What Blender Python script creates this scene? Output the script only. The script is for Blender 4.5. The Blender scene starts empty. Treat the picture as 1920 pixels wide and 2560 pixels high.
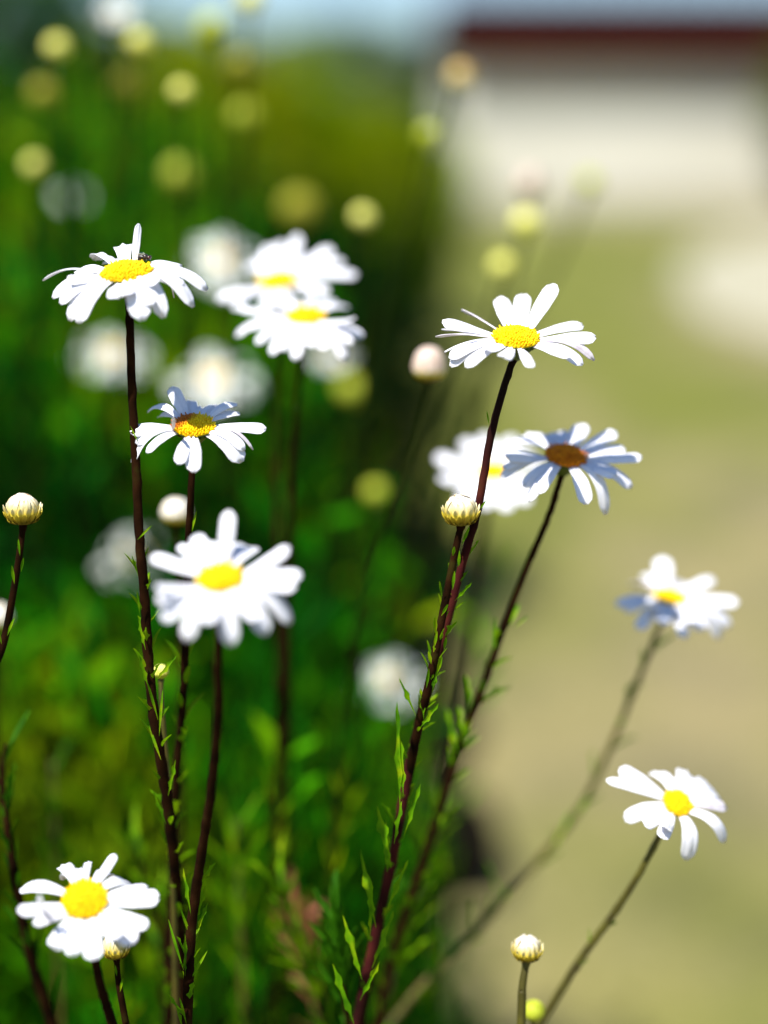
import bpy, math, random
import numpy as np
from mathutils import Vector, Matrix, noise

S = bpy.context.scene
COL = S.collection
R = math.radians
random.seed(11)

# ------------------------------------------------------------------ camera
PITCH = R(13.0)
CAM = Vector((0, 0, 1.0))
FPX = 4000.0                       # focal length in photo pixels (50 mm on a 24 x 32 mm frame)
cd = bpy.data.cameras.new('camera')
cam = bpy.data.objects.new('camera', cd)
COL.objects.link(cam)
cd.sensor_fit = 'HORIZONTAL'
cd.sensor_width = 24.0
cd.lens = 50.0
cd.clip_start = 0.02
cd.clip_end = 3000
cam.location = CAM
cam.rotation_euler = (math.pi/2 - PITCH, 0, 0)
cd.dof.use_dof = True
cd.dof.focus_distance = 0.553
cd.dof.aperture_fstop = 1.75
S.camera = cam

# ------------------------------------------------------------------ light
L = Vector((0.35, 0.36, -0.866)).normalized()      # the way the sunlight travels
w = bpy.data.worlds.new('World')
S.world = w
w.use_nodes = True
nt = w.node_tree
sky = nt.nodes.new('ShaderNodeTexSky')
sky.sky_type = 'NISHITA'
sky.sun_disc = False
sky.sun_elevation = math.asin(-L.z)
sky.sun_rotation = math.atan2(-L.x, -L.y)
sky.air_density = 1.0
sky.dust_density = 0.1
sky.ozone_density = 5.0
bg = nt.nodes['Background']
nt.links.new(sky.outputs[0], bg.inputs[0])
bg.inputs[1].default_value = 0.082
sd = bpy.data.lights.new('sun', 'SUN')
sun = bpy.data.objects.new('sun', sd)
COL.objects.link(sun)
sd.energy = 4.6
sd.angle = R(0.5)
sd.color = (1.0, 0.96, 0.9)
sun.location = (-3, -3, 8)
sun.rotation_euler = L.to_track_quat('-Z', 'Y').to_euler()

S.render.engine = 'CYCLES'
S.cycles.use_denoising = True
S.cycles.max_bounces = 8
S.cycles.transmission_bounces = 6
S.cycles.sample_clamp_indirect = 6
S.view_settings.view_transform = 'Standard'
S.view_settings.look = 'None'
S.view_settings.gamma = 1
S.view_settings.exposure = 0.92

XC = Vector((1, 0, 0))
UC = Vector((0, math.sin(PITCH), math.cos(PITCH)))
FC = Vector((0, math.cos(PITCH), -math.sin(PITCH)))


def P(px, py, d):
    """a point at depth d metres along the view axis, seen at photo pixel px, py"""
    return CAM + XC*((px-960)/FPX*d) + UC*((1280-py)/FPX*d) + FC*d


def cv(x, y, z):
    return XC*x + UC*y + FC*z


# ------------------------------------------------------------------ materials
def new_mat(name):
    m = bpy.data.materials.new(name)
    m.use_nodes = True
    n = m.node_tree
    b = n.nodes['Principled BSDF']
    return m, n, b, n.nodes['Material Output']


def ramp(n, stops, interp='LINEAR'):
    r = n.nodes.new('ShaderNodeValToRGB')
    r.color_ramp.interpolation = interp
    e = r.color_ramp.elements
    e[0].position, e[0].color = stops[0][0], (*stops[0][1], 1)
    e[1].position, e[1].color = stops[-1][0], (*stops[-1][1], 1)
    for p, c in stops[1:-1]:
        k = e.new(p)
        k.color = (*c, 1)
    return r


def noise_mat(name, stops, scale=200, rough=0.6, trans=0.0, tcol=None, bump=0.0, bscale=None, detail=3, coords='Object', stretch=None, spec=0.3):
    m, n, b, out = new_mat(name)
    tc = n.nodes.new('ShaderNodeTexCoord')
    src = tc.outputs[coords]
    if stretch:
        mp = n.nodes.new('ShaderNodeMapping')
        mp.inputs['Scale'].default_value = stretch
        n.links.new(src, mp.inputs[0])
        src = mp.outputs[0]
    tx = n.nodes.new('ShaderNodeTexNoise')
    tx.inputs['Scale'].default_value = scale
    tx.inputs['Detail'].default_value = detail
    n.links.new(src, tx.inputs['Vector'])
    r = ramp(n, stops)
    n.links.new(tx.outputs['Fac'], r.inputs[0])
    n.links.new(r.outputs[0], b.inputs['Base Color'])
    b.inputs['Roughness'].default_value = rough
    b.inputs['Specular IOR Level'].default_value = spec
    if bump:
        t2 = n.nodes.new('ShaderNodeTexNoise')
        t2.inputs['Scale'].default_value = bscale or scale*4
        n.links.new(src, t2.inputs['Vector'])
        bp = n.nodes.new('ShaderNodeBump')
        bp.inputs['Strength'].default_value = bump
        bp.inputs['Distance'].default_value = 0.0005
        n.links.new(t2.outputs['Fac'], bp.inputs['Height'])
        n.links.new(bp.outputs[0], b.inputs['Normal'])
    if trans:
        t = n.nodes.new('ShaderNodeBsdfTranslucent')
        if tcol:
            t.inputs[0].default_value = (*tcol, 1)
        else:
            n.links.new(r.outputs[0], t.inputs[0])
        mx = n.nodes.new('ShaderNodeMixShader')
        mx.inputs[0].default_value = trans
        n.links.new(b.outputs[0], mx.inputs[1])
        n.links.new(t.outputs[0], mx.inputs[2])
        n.links.new(mx.outputs[0], out.inputs[0])
    return m


M = {}
M['petal'] = noise_mat('petal', [(.3, (.80, .80, .86)), (.7, (.9, .9, .93))], 300, .55, .22, (.85, .85, .95), spec=.2)
M['petal_edge'] = noise_mat('lavender_petal', [(.3, (.62, .55, .62)), (.7, (.84, .80, .84))], 300, .55, .15, (.8, .75, .8), spec=.2)  # duller lavender tint for some thin and curled petals
M['petal_pale'] = noise_mat('weathered_petal', [(.3, (.66, .69, .64)), (.7, (.76, .79, .75))], 300, .55, .2, (.75, .8, .7), spec=.1)
M['disc'] = noise_mat('disc_florets', [(.3, (.80, .47, .003)), (.6, (.88, .62, .004))], 500, .6, spec=.15)
def shaded_disc(center, rad):  # paints a soft brown-orange shadow into one side of the yellow florets
    m = noise_mat('disc_florets_shaded', [(.3, (.80, .47, .003)), (.6, (.88, .62, .004))], 500, .6, spec=.15)
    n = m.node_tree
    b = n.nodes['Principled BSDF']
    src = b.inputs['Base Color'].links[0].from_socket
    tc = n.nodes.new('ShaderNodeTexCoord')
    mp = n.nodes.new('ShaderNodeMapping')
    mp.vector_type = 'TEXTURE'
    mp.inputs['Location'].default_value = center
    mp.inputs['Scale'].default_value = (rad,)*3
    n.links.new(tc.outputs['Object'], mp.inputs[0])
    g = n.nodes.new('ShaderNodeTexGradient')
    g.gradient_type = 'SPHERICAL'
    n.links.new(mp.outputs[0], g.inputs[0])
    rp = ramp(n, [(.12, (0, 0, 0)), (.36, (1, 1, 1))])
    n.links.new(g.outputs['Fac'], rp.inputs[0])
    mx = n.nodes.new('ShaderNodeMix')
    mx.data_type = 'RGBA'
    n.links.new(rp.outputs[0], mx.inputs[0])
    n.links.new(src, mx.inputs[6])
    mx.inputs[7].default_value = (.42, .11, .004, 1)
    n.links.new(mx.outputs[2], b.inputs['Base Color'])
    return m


M['disc_old'] = noise_mat('old_shaded_disc_florets', [(.3, (.42, .10, .004)), (.62, (.72, .24, .006)), (.75, (.3, .13, .006))], 420, .7, spec=.15)  # brown of age that also holds the shade falling on this centre
M['stem'] = noise_mat('stem_bark', [(.25, (.004, .002, .001)), (.45, (.011, .004, .001)), (.6, (.020, .007, .002)), (.75, (.024, .020, .003))], 130, 1.0, spec=.04, bump=.5, bscale=2500)
M['stem_maroon'] = noise_mat('maroon_stem', [(.3, (.06, .012, .014)), (.55, (.13, .025, .03)), (.8, (.17, .06, .03))], 60, .5, bump=.35, bscale=2500)
def height_stem():
    m = noise_mat('red_to_brown_stem', [(.3, (.012, .003, .002)), (.5, (.040, .006, .006)), (.65, (.07, .014, .008)), (.8, (.04, .028, .005))], 60, .8, bump=.35, bscale=2500, spec=.06)
    n = m.node_tree
    b = n.nodes['Principled BSDF']
    src = b.inputs['Base Color'].links[0].from_socket
    tc = n.nodes.new('ShaderNodeTexCoord')
    sx = n.nodes.new('ShaderNodeSeparateXYZ')
    mr_ = n.nodes.new('ShaderNodeMapRange')
    n.links.new(tc.outputs['Object'], sx.inputs[0])
    n.links.new(sx.outputs['Z'], mr_.inputs['Value'])
    mr_.inputs['From Min'].default_value = .875
    mr_.inputs['From Max'].default_value = .915
    mx = n.nodes.new('ShaderNodeMix')
    mx.data_type = 'RGBA'
    n.links.new(mr_.outputs[0], mx.inputs[0])
    n.links.new(src, mx.inputs[6])
    mx.inputs[7].default_value = (.008, .004, .002, 1)
    n.links.new(mx.outputs[2], b.inputs['Base Color'])
    return m


M['stem_ripe'] = height_stem()
M['stem_wild'] = noise_mat('undergrowth_stem', [(.3, (.004, .009, .001)), (.7, (.012, .02, .002))], 50, .9, spec=.02)
M['stem_green'] = noise_mat('green_stem', [(.3, (.035, .028, .004)), (.55, (.075, .068, .006)), (.75, (.09, .050, .010))], 90, .6, bump=.3, bscale=2500)
M['leaf'] = noise_mat('leaf_green', [(.3, (.02, .10, .001)), (.5, (.10, .26, .001)), (.7, (.28, .36, .003))], 130, .6, .35, (.24, .48, .002), bump=.2, bscale=1500, spec=.08)
M['leaf_dark'] = noise_mat('dark_leaf', [(.3, (.008, .05, .001)), (.6, (.03, .12, .002))], 220, .6, .25, (.08, .28, .002), spec=.05)
M['leaf_pink'] = noise_mat('reddened_leaf', [(.3, (.30, .07, .05)), (.5, (.36, .14, .06)), (.65, (.16, .22, .01))], 90, .5, .3, (.5, .15, .08))
M['calyx'] = noise_mat('calyx_bracts', [(.3, (.03, .06, .008)), (.6, (.10, .13, .012))], 350, .6)
M['bracts'] = noise_mat('bud_bracts', [(.32, (.10, .055, .006)), (.5, (.40, .30, .01)), (.7, (.55, .46, .03))], 260, .6, stretch=(1, 1, .35))
def bract_mat():
    m = M['bracts']
    n = m.node_tree
    b = n.nodes['Principled BSDF']
    tc = n.nodes.new('ShaderNodeTexCoord')
    sx = n.nodes.new('ShaderNodeSeparateXYZ')
    n.links.new(tc.outputs['Generated'], sx.inputs[0])
    src = b.inputs['Base Color'].links[0].from_socket
    rp = ramp(n, [(.12, (.05, .035, .004)), (.38, (.38, .27, .01)), (.62, (.70, .58, .06)), (.9, (.85, .80, .60))])
    n.links.new(sx.outputs['Z'], rp.inputs[0])
    mx = n.nodes.new('ShaderNodeMix')
    mx.data_type = 'RGBA'
    mx.inputs[0].default_value = .72
    n.links.new(src, mx.inputs[6])
    n.links.new(rp.outputs[0], mx.inputs[7])
    n.links.new(mx.outputs[2], b.inputs['Base Color'])


bract_mat()
M['bud_white'] = noise_mat('bud_petals', [(.3, (.70, .56, .36)), (.5, (.86, .80, .68)), (.7, (.9, .86, .8))], 500, .5, .1, (.85, .8, .7))
def crown_mat():
    m = noise_mat('bud_petals_streaked', [(.30, (.35, .16, .05)), (.40, (.80, .70, .52)), (.6, (.88, .84, .76))], 900, .5, .12, (.85, .8, .7), stretch=(1, 1, .10))
    n = m.node_tree
    b = n.nodes['Principled BSDF']
    src = b.inputs['Base Color'].links[0].from_socket
    tc = n.nodes.new('ShaderNodeTexCoord')
    sx = n.nodes.new('ShaderNodeSeparateXYZ')
    n.links.new(tc.outputs['Generated'], sx.inputs[0])
    mr_ = n.nodes.new('ShaderNodeMapRange')
    mr_.inputs['From Min'].default_value = .12
    mr_.inputs['From Max'].default_value = .85
    n.links.new(sx.outputs['Z'], mr_.inputs['Value'])
    mx = n.nodes.new('ShaderNodeMix')
    mx.data_type = 'RGBA'
    mx.inputs[6].default_value = (.62, .50, .05, 1)
    n.links.new(mr_.outputs[0], mx.inputs[0])
    n.links.new(src, mx.inputs[7])
    n.links.new(mx.outputs[2], b.inputs['Base Color'])
    return m


M['bud_streaked'] = crown_mat()
M['bud_pink'] = noise_mat('pink_bud_petals', [(.3, (.52, .36, .26)), (.6, (.62, .50, .42))], 300, .5)
M['bud_yellow'] = noise_mat('yellow_bud', [(.3, (.62, .60, .06)), (.6, (.88, .85, .22))], 300, .6, .1)
M['bud_lime'] = noise_mat('lime_bud', [(.3, (.28, .34, .01)), (.6, (.50, .55, .04))], 300, .6, .1)
M['bud_olive'] = noise_mat('olive_bud', [(.3, (.20, .19, .01)), (.6, (.36, .34, .015))], 300, .6, .1)
M['bud_buff'] = noise_mat('buff_bud', [(.3, (.55, .36, .12)), (.6, (.7, .52, .22))], 300, .6)


def build(name, verts, faces, mat, root=None, base=None, smooth=True, mats=None, mi=None):
    me = bpy.data.meshes.new(name)
    b = base or Vector((0, 0, 0))
    me.from_pydata([tuple(Vector(v)-b) for v in verts], [], faces)
    for m in (mats or [mat]):
        me.materials.append(m)
    if mi is not None:
        me.polygons.foreach_set('material_index', mi)
    if smooth:
        me.polygons.foreach_set('use_smooth', [True]*len(me.polygons))
    me.update()
    o = bpy.data.objects.new(name, me)
    COL.objects.link(o)
    if root is not None:
        o.parent = root
    return o


def empty(name, loc):
    o = bpy.data.objects.new(name, None)
    o.empty_display_size = 0.02
    COL.objects.link(o)
    o.location = loc
    return o


def tag(o, label=None, cat=None, group=None, kind=None):
    if label: o['label'] = label
    if cat: o['category'] = cat
    if group: o['group'] = group
    if kind: o['kind'] = kind
    return o


# ------------------------------------------------------------------ curves and tubes
def catmull(pts, n=8):
    p = [pts[0]*2-pts[1]] + list(pts) + [pts[-1]*2-pts[-2]]
    out = []
    for i in range(1, len(p)-2):
        for k in range(n):
            t = k/n
            a, b, c, d = p[i-1], p[i], p[i+1], p[i+2]
            out.append(0.5*((2*b) + (c-a)*t + (2*a-5*b+4*c-d)*t*t + (3*b-a-3*c+d)*t**3))
    out.append(pts[-1].copy())
    return out


def tube(pts, radii, sides=10, cap=True):
    V, F = [], []
    u = None
    for i, p in enumerate(pts):
        t = (pts[min(i+1, len(pts)-1)] - pts[max(i-1, 0)]).normalized()
        if u is None:
            u = t.orthogonal().normalized()
        u = (u - t*u.dot(t)).normalized()
        v = t.cross(u)
        for k in range(sides):
            a = 2*math.pi*k/sides
            V.append(p + (u*math.cos(a)+v*math.sin(a))*radii[i])
    for i in range(len(pts)-1):
        for k in range(sides):
            k2 = (k+1) % sides
            F.append((i*sides+k, i*sides+k2, (i+1)*sides+k2, (i+1)*sides+k))
    if cap:
        F.append(tuple(range(sides))[::-1])
        F.append(tuple((len(pts)-1)*sides+k for k in range(sides)))
    return V, F


def join(parts):
    V, F = [], []
    for v, f in parts:
        o = len(V)
        V += v
        F += [tuple(i+o for i in q) for q in f]
    return V, F


def leaf_geo(base, d, up, length, width, curl=0.0, lobes=0, seg=14):
    """a narrow leaf, folded a little along its midrib, bent by curl, with tooth-like lobes"""
    d = d.normalized()
    side = d.cross(up)
    if side.length < 1e-4:
        side = d.orthogonal()
    side.normalize()
    nrm = side.cross(d).normalized()
    V, F = [], []
    p = base.copy()
    ang = 0.0
    h1, h2 = math.sin(base.x*9e3)*3, math.sin(base.z*7e3)*3
    for i in range(seg+1):
        t = i/seg
        wv = width*0.5*(math.sin(math.pi*min(1, t*0.93+0.05))**0.7)*(0.35+0.65*min(1, t*2.2))
        if i == seg: wv = width*0.04
        if lobes and 0 < i < seg:
            k1 = max(0, math.sin(t*15+h1))**1.5 if .2 < t < .95 else 0
            k2 = max(0, math.sin(t*13+h2))**1.5 if .2 < t < .95 else 0
            wl, wr = wv*(.7+1.1*k1), wv*(.7+1.1*k2)
        else:
            wl = wr = wv
        V += [p - side*wl + nrm*wl*0.6, p.copy() - nrm*width*.06, p + side*wr + nrm*wr*0.6]
        ang += curl/seg
        p = p + (d*math.cos(ang) + nrm*math.sin(ang))*(length/seg)
    for i in range(seg):
        a = i*3
        F += [(a, a+1, a+4, a+3), (a+1, a+2, a+5, a+4)]
    return V, F


# ------------------------------------------------------------------ flower pieces
def petal_geo(base, ctrl, tip, nrm, width, roll=0.0, nu=12, nv=6, cup=0.18, notch=0.0, rnd=random):
    V, F = [], []
    ph = rnd.random()*6
    sgn = []
    for i in range(nu+1):
        t = i/nu
        p = base*(1-t)**2 + ctrl*2*t*(1-t) + tip*t*t
        tg = (ctrl-base)*(1-t) + (tip-ctrl)*t
        tg.normalize()
        s = tg.cross(nrm)
        s = s.normalized() if s.length > 1e-3 else tg.orthogonal().normalized()
        n2 = s.cross(tg).normalized()
        if roll:
            q = Matrix.Rotation(roll*(0.3+0.7*t), 3, tg)
            s = q @ s
            n2 = q @ n2
        # outline: narrow claw, widest at two thirds, blunt rounded tip
        prof = 0.45 + 0.55*min(1, t/0.5)**0.8
        if t > 0.78:
            prof *= math.sqrt(max(0.0, 1-((t-0.78)/0.225)**2.4))
        wv = width*0.5*prof
        for j in range(nv+1):
            a = -1+2*j/nv
            off = -cup*wv*(a*a) + 0.08*width*math.cos(a*math.pi*2.0)*(1-abs(a)*.5)
            wob = 0.03*width*math.sin(t*7+ph+a*1.5)
            back = notch*width*(0.35+.65*abs(math.cos(a*math.pi*1.5)))*(t**8)
            V.append(p + s*(a*wv) + n2*(off+wob) - tg*back)
    for i in range(nu):
        for j in range(nv):
            a = i*(nv+1)+j
            F.append((a, a+1, a+nv+2, a+nv+1))
    return V, F


def basis(n):
    n = n.normalized()
    u = n.cross(Vector((0, 1, 0.2))).normalized()
    return u, n.cross(u), n


def disc_geo(c, n, r, nf=260, h=0.42, rnd=random):
    u, v, n = basis(n)
    V, F = [], []
    rings, seg = 6, 28
    for i in range(rings+1):
        rr = r*(1-(i/rings)) if i else r
        z = h*r*(1-(rr/r)**2)*0.8
        if i == 0:
            for k in range(seg):
                a = 2*math.pi*k/seg
                V.append(c + (u*math.cos(a)+v*math.sin(a))*r*0.86 - n*r*0.15)
        if i == rings:
            V.append(c+n*z)
        else:
            for k in range(seg):
                a = 2*math.pi*k/seg
                V.append(c + (u*math.cos(a)+v*math.sin(a))*rr + n*z)
    for i in range(rings):
        for k in range(seg):
            F.append((i*seg+k, i*seg+(k+1) % seg, (i+1)*seg+(k+1) % seg, (i+1)*seg+k))
    top = len(V)-1
    for k in range(seg):
        F.append((rings*seg+k, rings*seg+(k+1) % seg, top))
    # florets: a phyllotaxis of little blunt cones, taller at the rim where they are open
    for q in range(nf):
        f = math.sqrt((q+.5)/nf)
        a = q*2.39996
        rr = r*f*1.0
        z = h*r*(1-f*f)*0.8
        p = c + (u*math.cos(a)+v*math.sin(a))*rr + n*z
        out = (u*math.cos(a)+v*math.sin(a))
        ax = (n + out*(0.9*f*f) + u*rnd.uniform(-.3, .3) + v*rnd.uniform(-.3, .3)).normalized()
        p = p + u*rnd.uniform(-.03, .03)*r + v*rnd.uniform(-.03, .03)*r
        s = r*0.062*math.sqrt(260/nf)
        hh = s*(1.5 + (3.4*rnd.random()**1.5 if f > .86 else 1.1*rnd.random()))
        if f > .86: s *= .85
        e1 = ax.orthogonal().normalized()
        e2 = ax.cross(e1)
        o = len(V)
        for lev, (rad, ht) in enumerate(((1.0, -.3), (1.05, .55), (.55, 1.0))):
            for k in range(5):
                b = 2*math.pi*k/5
                V.append(p + (e1*math.cos(b)+e2*math.sin(b))*s*rad + ax*hh*ht)
        for lev in range(2):
            for k in range(5):
                F.append((o+lev*5+k, o+lev*5+(k+1) % 5, o+lev*5+5+(k+1) % 5, o+lev*5+5+k))
        F.append(tuple(o+10+k for k in range(5)))
    return V, F


def calyx_geo(c, n, r, stem_dir, stem_r):
    """the green cup of bracts under the flower that runs into the stem"""
    u, v, n = basis(n)
    pts, rad = [], []
    end = c - n*r*0.55 + stem_dir*r*0.5
    for i in range(7):
        t = i/6
        p = (c - n*r*0.05)*(1-t)**2 + (c-n*r*0.75)*2*t*(1-t) + end*t*t
        pts.append(p)
        rad.append(r*1.02*(1-t)**1.15 + stem_r*1.25*(1-(1-t)**1.15))
    V, F = tube(pts, rad, 18)
    ps = [(V, F)]
    for k in range(22):
        a = 2*math.pi*k/22
        o = u*math.cos(a)+v*math.sin(a)
        b = c - n*r*0.42 + o*r*0.62
        ps.append(leaf_geo(b, o*0.9+n*0.42, n, r*0.55, r*0.26, 0.2, 0, 4))
    return join(ps)


ROOT_L = Vector((-0.10, 0.66, 0))
ROOT_R = Vector((-0.005, 0.70, 0))


def stem_curve(pix, root, top=None):
    pts = [P(*q) for q in pix]
    if top is not None:
        pts[0] = top
    last = pts[-1]
    d = (last-pts[-2]).normalized()
    if last.z > 0.05:
        a = last + d*min(0.10, last.z*.25)
        if a.z < 0.02: a.z = 0.02
        pts += [a, a.lerp(root, 0.5) + Vector((0, 0, -.02)), root]
    return catmull(pts, 7)


def leaf_row(curve, z0, z1, n, ln, lobes=0.5, seed=0, spread=0.45, wfac=.2):
    """leaves sprouting alternately from a stem between two heights"""
    rnd = random.Random(seed)
    idx = [i for i in range(1, len(curve)-1) if z0 <= curve[i].z <= z1]
    out = []
    if len(idx) < 2: return [], []
    for k in range(n):
        f = (k+rnd.uniform(.2, .8))/n*(len(idx)-1)
        i = idx[int(f)]
        fr = f-int(f)
        p = curve[i].lerp(curve[i+1] if i+1 < len(curve) else curve[i], fr)
        t = (curve[i-1]-curve[i+1]).normalized()
        a = k*2.4+rnd.uniform(-.5, .5)
        o1 = t.orthogonal().normalized()
        o = o1*math.cos(a)+t.cross(o1)*math.sin(a)
        le = ln*rnd.uniform(.55, 1.3)
        d = t*1.0 + o*rnd.uniform(spread*.6, spread*1.5)
        out.append(leaf_geo(p + o*.0008, d, o*-1, le, le*rnd.uniform(wfac*.8, wfac*1.3), rnd.uniform(-.5, .3), rnd.random() < lobes))
        if le > ln*.9 and rnd.random() < .5:     # a small side leaflet in the axil
            out.append(leaf_geo(p + o*.0006, t+o*.2, o*-1, le*.45, le*.1, .2, 0, 5))
    return join(out)


def daisy(spec, label, cat='daisy', group=None):
    """spec: c=(px,py,depth) of the disc, ratio = how open the disc is to the camera, lean = sideways tilt of its axis,
    rd = disc radius in photo pixels, petals = [(tip px, tip py, width px, depth factor, options)]"""
    px, py, d = spec['c']
    c = P(px, py, d)
    rnd = random.Random(int(px*7+py))
    s = d/FPX
    ra = spec['ratio']
    ln = spec.get('lean', 0)
    q = math.sqrt(1-ra*ra)
    n = cv(math.sin(ln)*q, math.cos(ln)*q, -ra).normalized()
    r = spec['rd']*s
    root_pt = spec.get('root', ROOT_L)
    root = empty('daisy', root_pt)
    tag(root, label, cat, group)
    sr = spec.get('sr', 10.5)*s*.88
    pix = spec['stem']
    topd = (P(*pix[0])-c).normalized()
    attach = c - n*r*0.5 + topd*r*.45
    curve = stem_curve(pix, root_pt, attach)
    nC = len(curve)
    rr = [sr*(1.25 if i == 0 else 1.0)*(0.92+0.5*min(1, i/nC*1.6)) for i in range(nC)]
    rr = [x*(1+.09*noise.noise(Vector((i*.9, px, 0)))+(.10 if i % 9 == 4 else 0)) for i, x in enumerate(rr)]
    curve = [p+Vector((noise.noise(Vector((i*.8, px, 3))), 0, 0))*sr*(.28 if i > 1 else 0) for i, p in enumerate(curve)]
    V, F = tube(curve, rr, 10)
    build('stem', V, F, M[spec.get('smat', 'stem')], root, root_pt)
    parts = []
    for (z0, z1, nn, le) in spec.get('leaves', []):
        parts.append(leaf_row(curve, z0, z1, nn, le, seed=int(px)+nn))
    for (bx, by, tx, ty, dd, wpx) in spec.get('hand', []):
        b, t = P(bx, by, dd), P(tx, ty, dd-.002)
        parts.append(leaf_geo(b, (t-b), FC*-1+UC*.2, (t-b).length*1.05, wpx*.58*dd/FPX, rnd.uniform(-.7, .5), wpx > 12 and (t-b).length > .008))
    parts = [x for x in parts if x[0]]
    if parts:
        V, F = join(parts)
        build('foliage', V, F, M[spec.get('lmat', 'leaf')], root, root_pt)
    V, F = calyx_geo(c, n, r, (curve[1]-curve[0]).normalized(), sr)
    head = build('flower_head', V, F, M['calyx'], root, root_pt)
    V, F = disc_geo(c, n, r, spec.get('nf', 260), spec.get('dome', .42), rnd)
    build('disc', V, F, M[spec.get('dmat', 'disc')], head, root_pt)
    Rr = spec.get('R', 200)*s
    geos = []
    for k, pt in enumerate(spec['petals']):
        tx, ty, wp = pt[:3]
        kf = pt[3] if len(pt) > 3 else 1.0
        opt = pt[4] if len(pt) > 4 else {}
        x = (tx-px)*s
        y = (py-ty)*s
        rho = math.hypot(x, y)
        z = math.sqrt(max(0, Rr*Rr-rho*rho))
        # front or back: which side of the axis line, seen in the picture plane
        ax = Vector((math.sin(ln), math.cos(ln)))
        side = Vector((x, y)).dot(ax)
        z *= (1 if side > 0 else -1)*kf
        z = max(-Rr*.85, min(Rr*.85, z))
        tip = P(tx, ty, d+z)
        rel = tip-c
        inpl = rel - n*rel.dot(n)
        o = inpl.normalized()
        if 'az' in opt:
            a = opt['az']
            o = cv(math.cos(a), math.sin(a)*ra, math.sin(a)*q).normalized()
            o = (o-n*o.dot(n)).normalized()
        base = c + o*r*opt.get('b', 0.86) - n*r*0.06
        Lp = (tip-base).length
        ctrl = base + (o*(0.55) + n*opt.get('lift', 0.10))*Lp
        if opt.get('straight'):
            ctrl = base.lerp(tip, .5)+n*Lp*.05
        tgd = (tip-base).normalized()
        auto = spec.get('roll', .42)*n.cross(FC*-1).dot(tgd)
        g = petal_geo(base, ctrl, tip, n, wp*s*spec.get('ws', 1.15), opt['roll'] if 'roll' in opt else auto+rnd.uniform(-.15, .15), cup=opt.get('cup', rnd.uniform(.05, .3)),
                      notch=rnd.choice((0, .1, .22)), rnd=rnd)
        geos.append((g, opt.get('m', spec.get('pm', 'petal'))))
    for g, mt in geos:
        o = build('petal', g[0], g[1], M[mt], head, root_pt)
        md = o.modifiers.new('thickness', 'SOLIDIFY')
        md.thickness = 0.00022
        md.offset = 0
    return root


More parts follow.
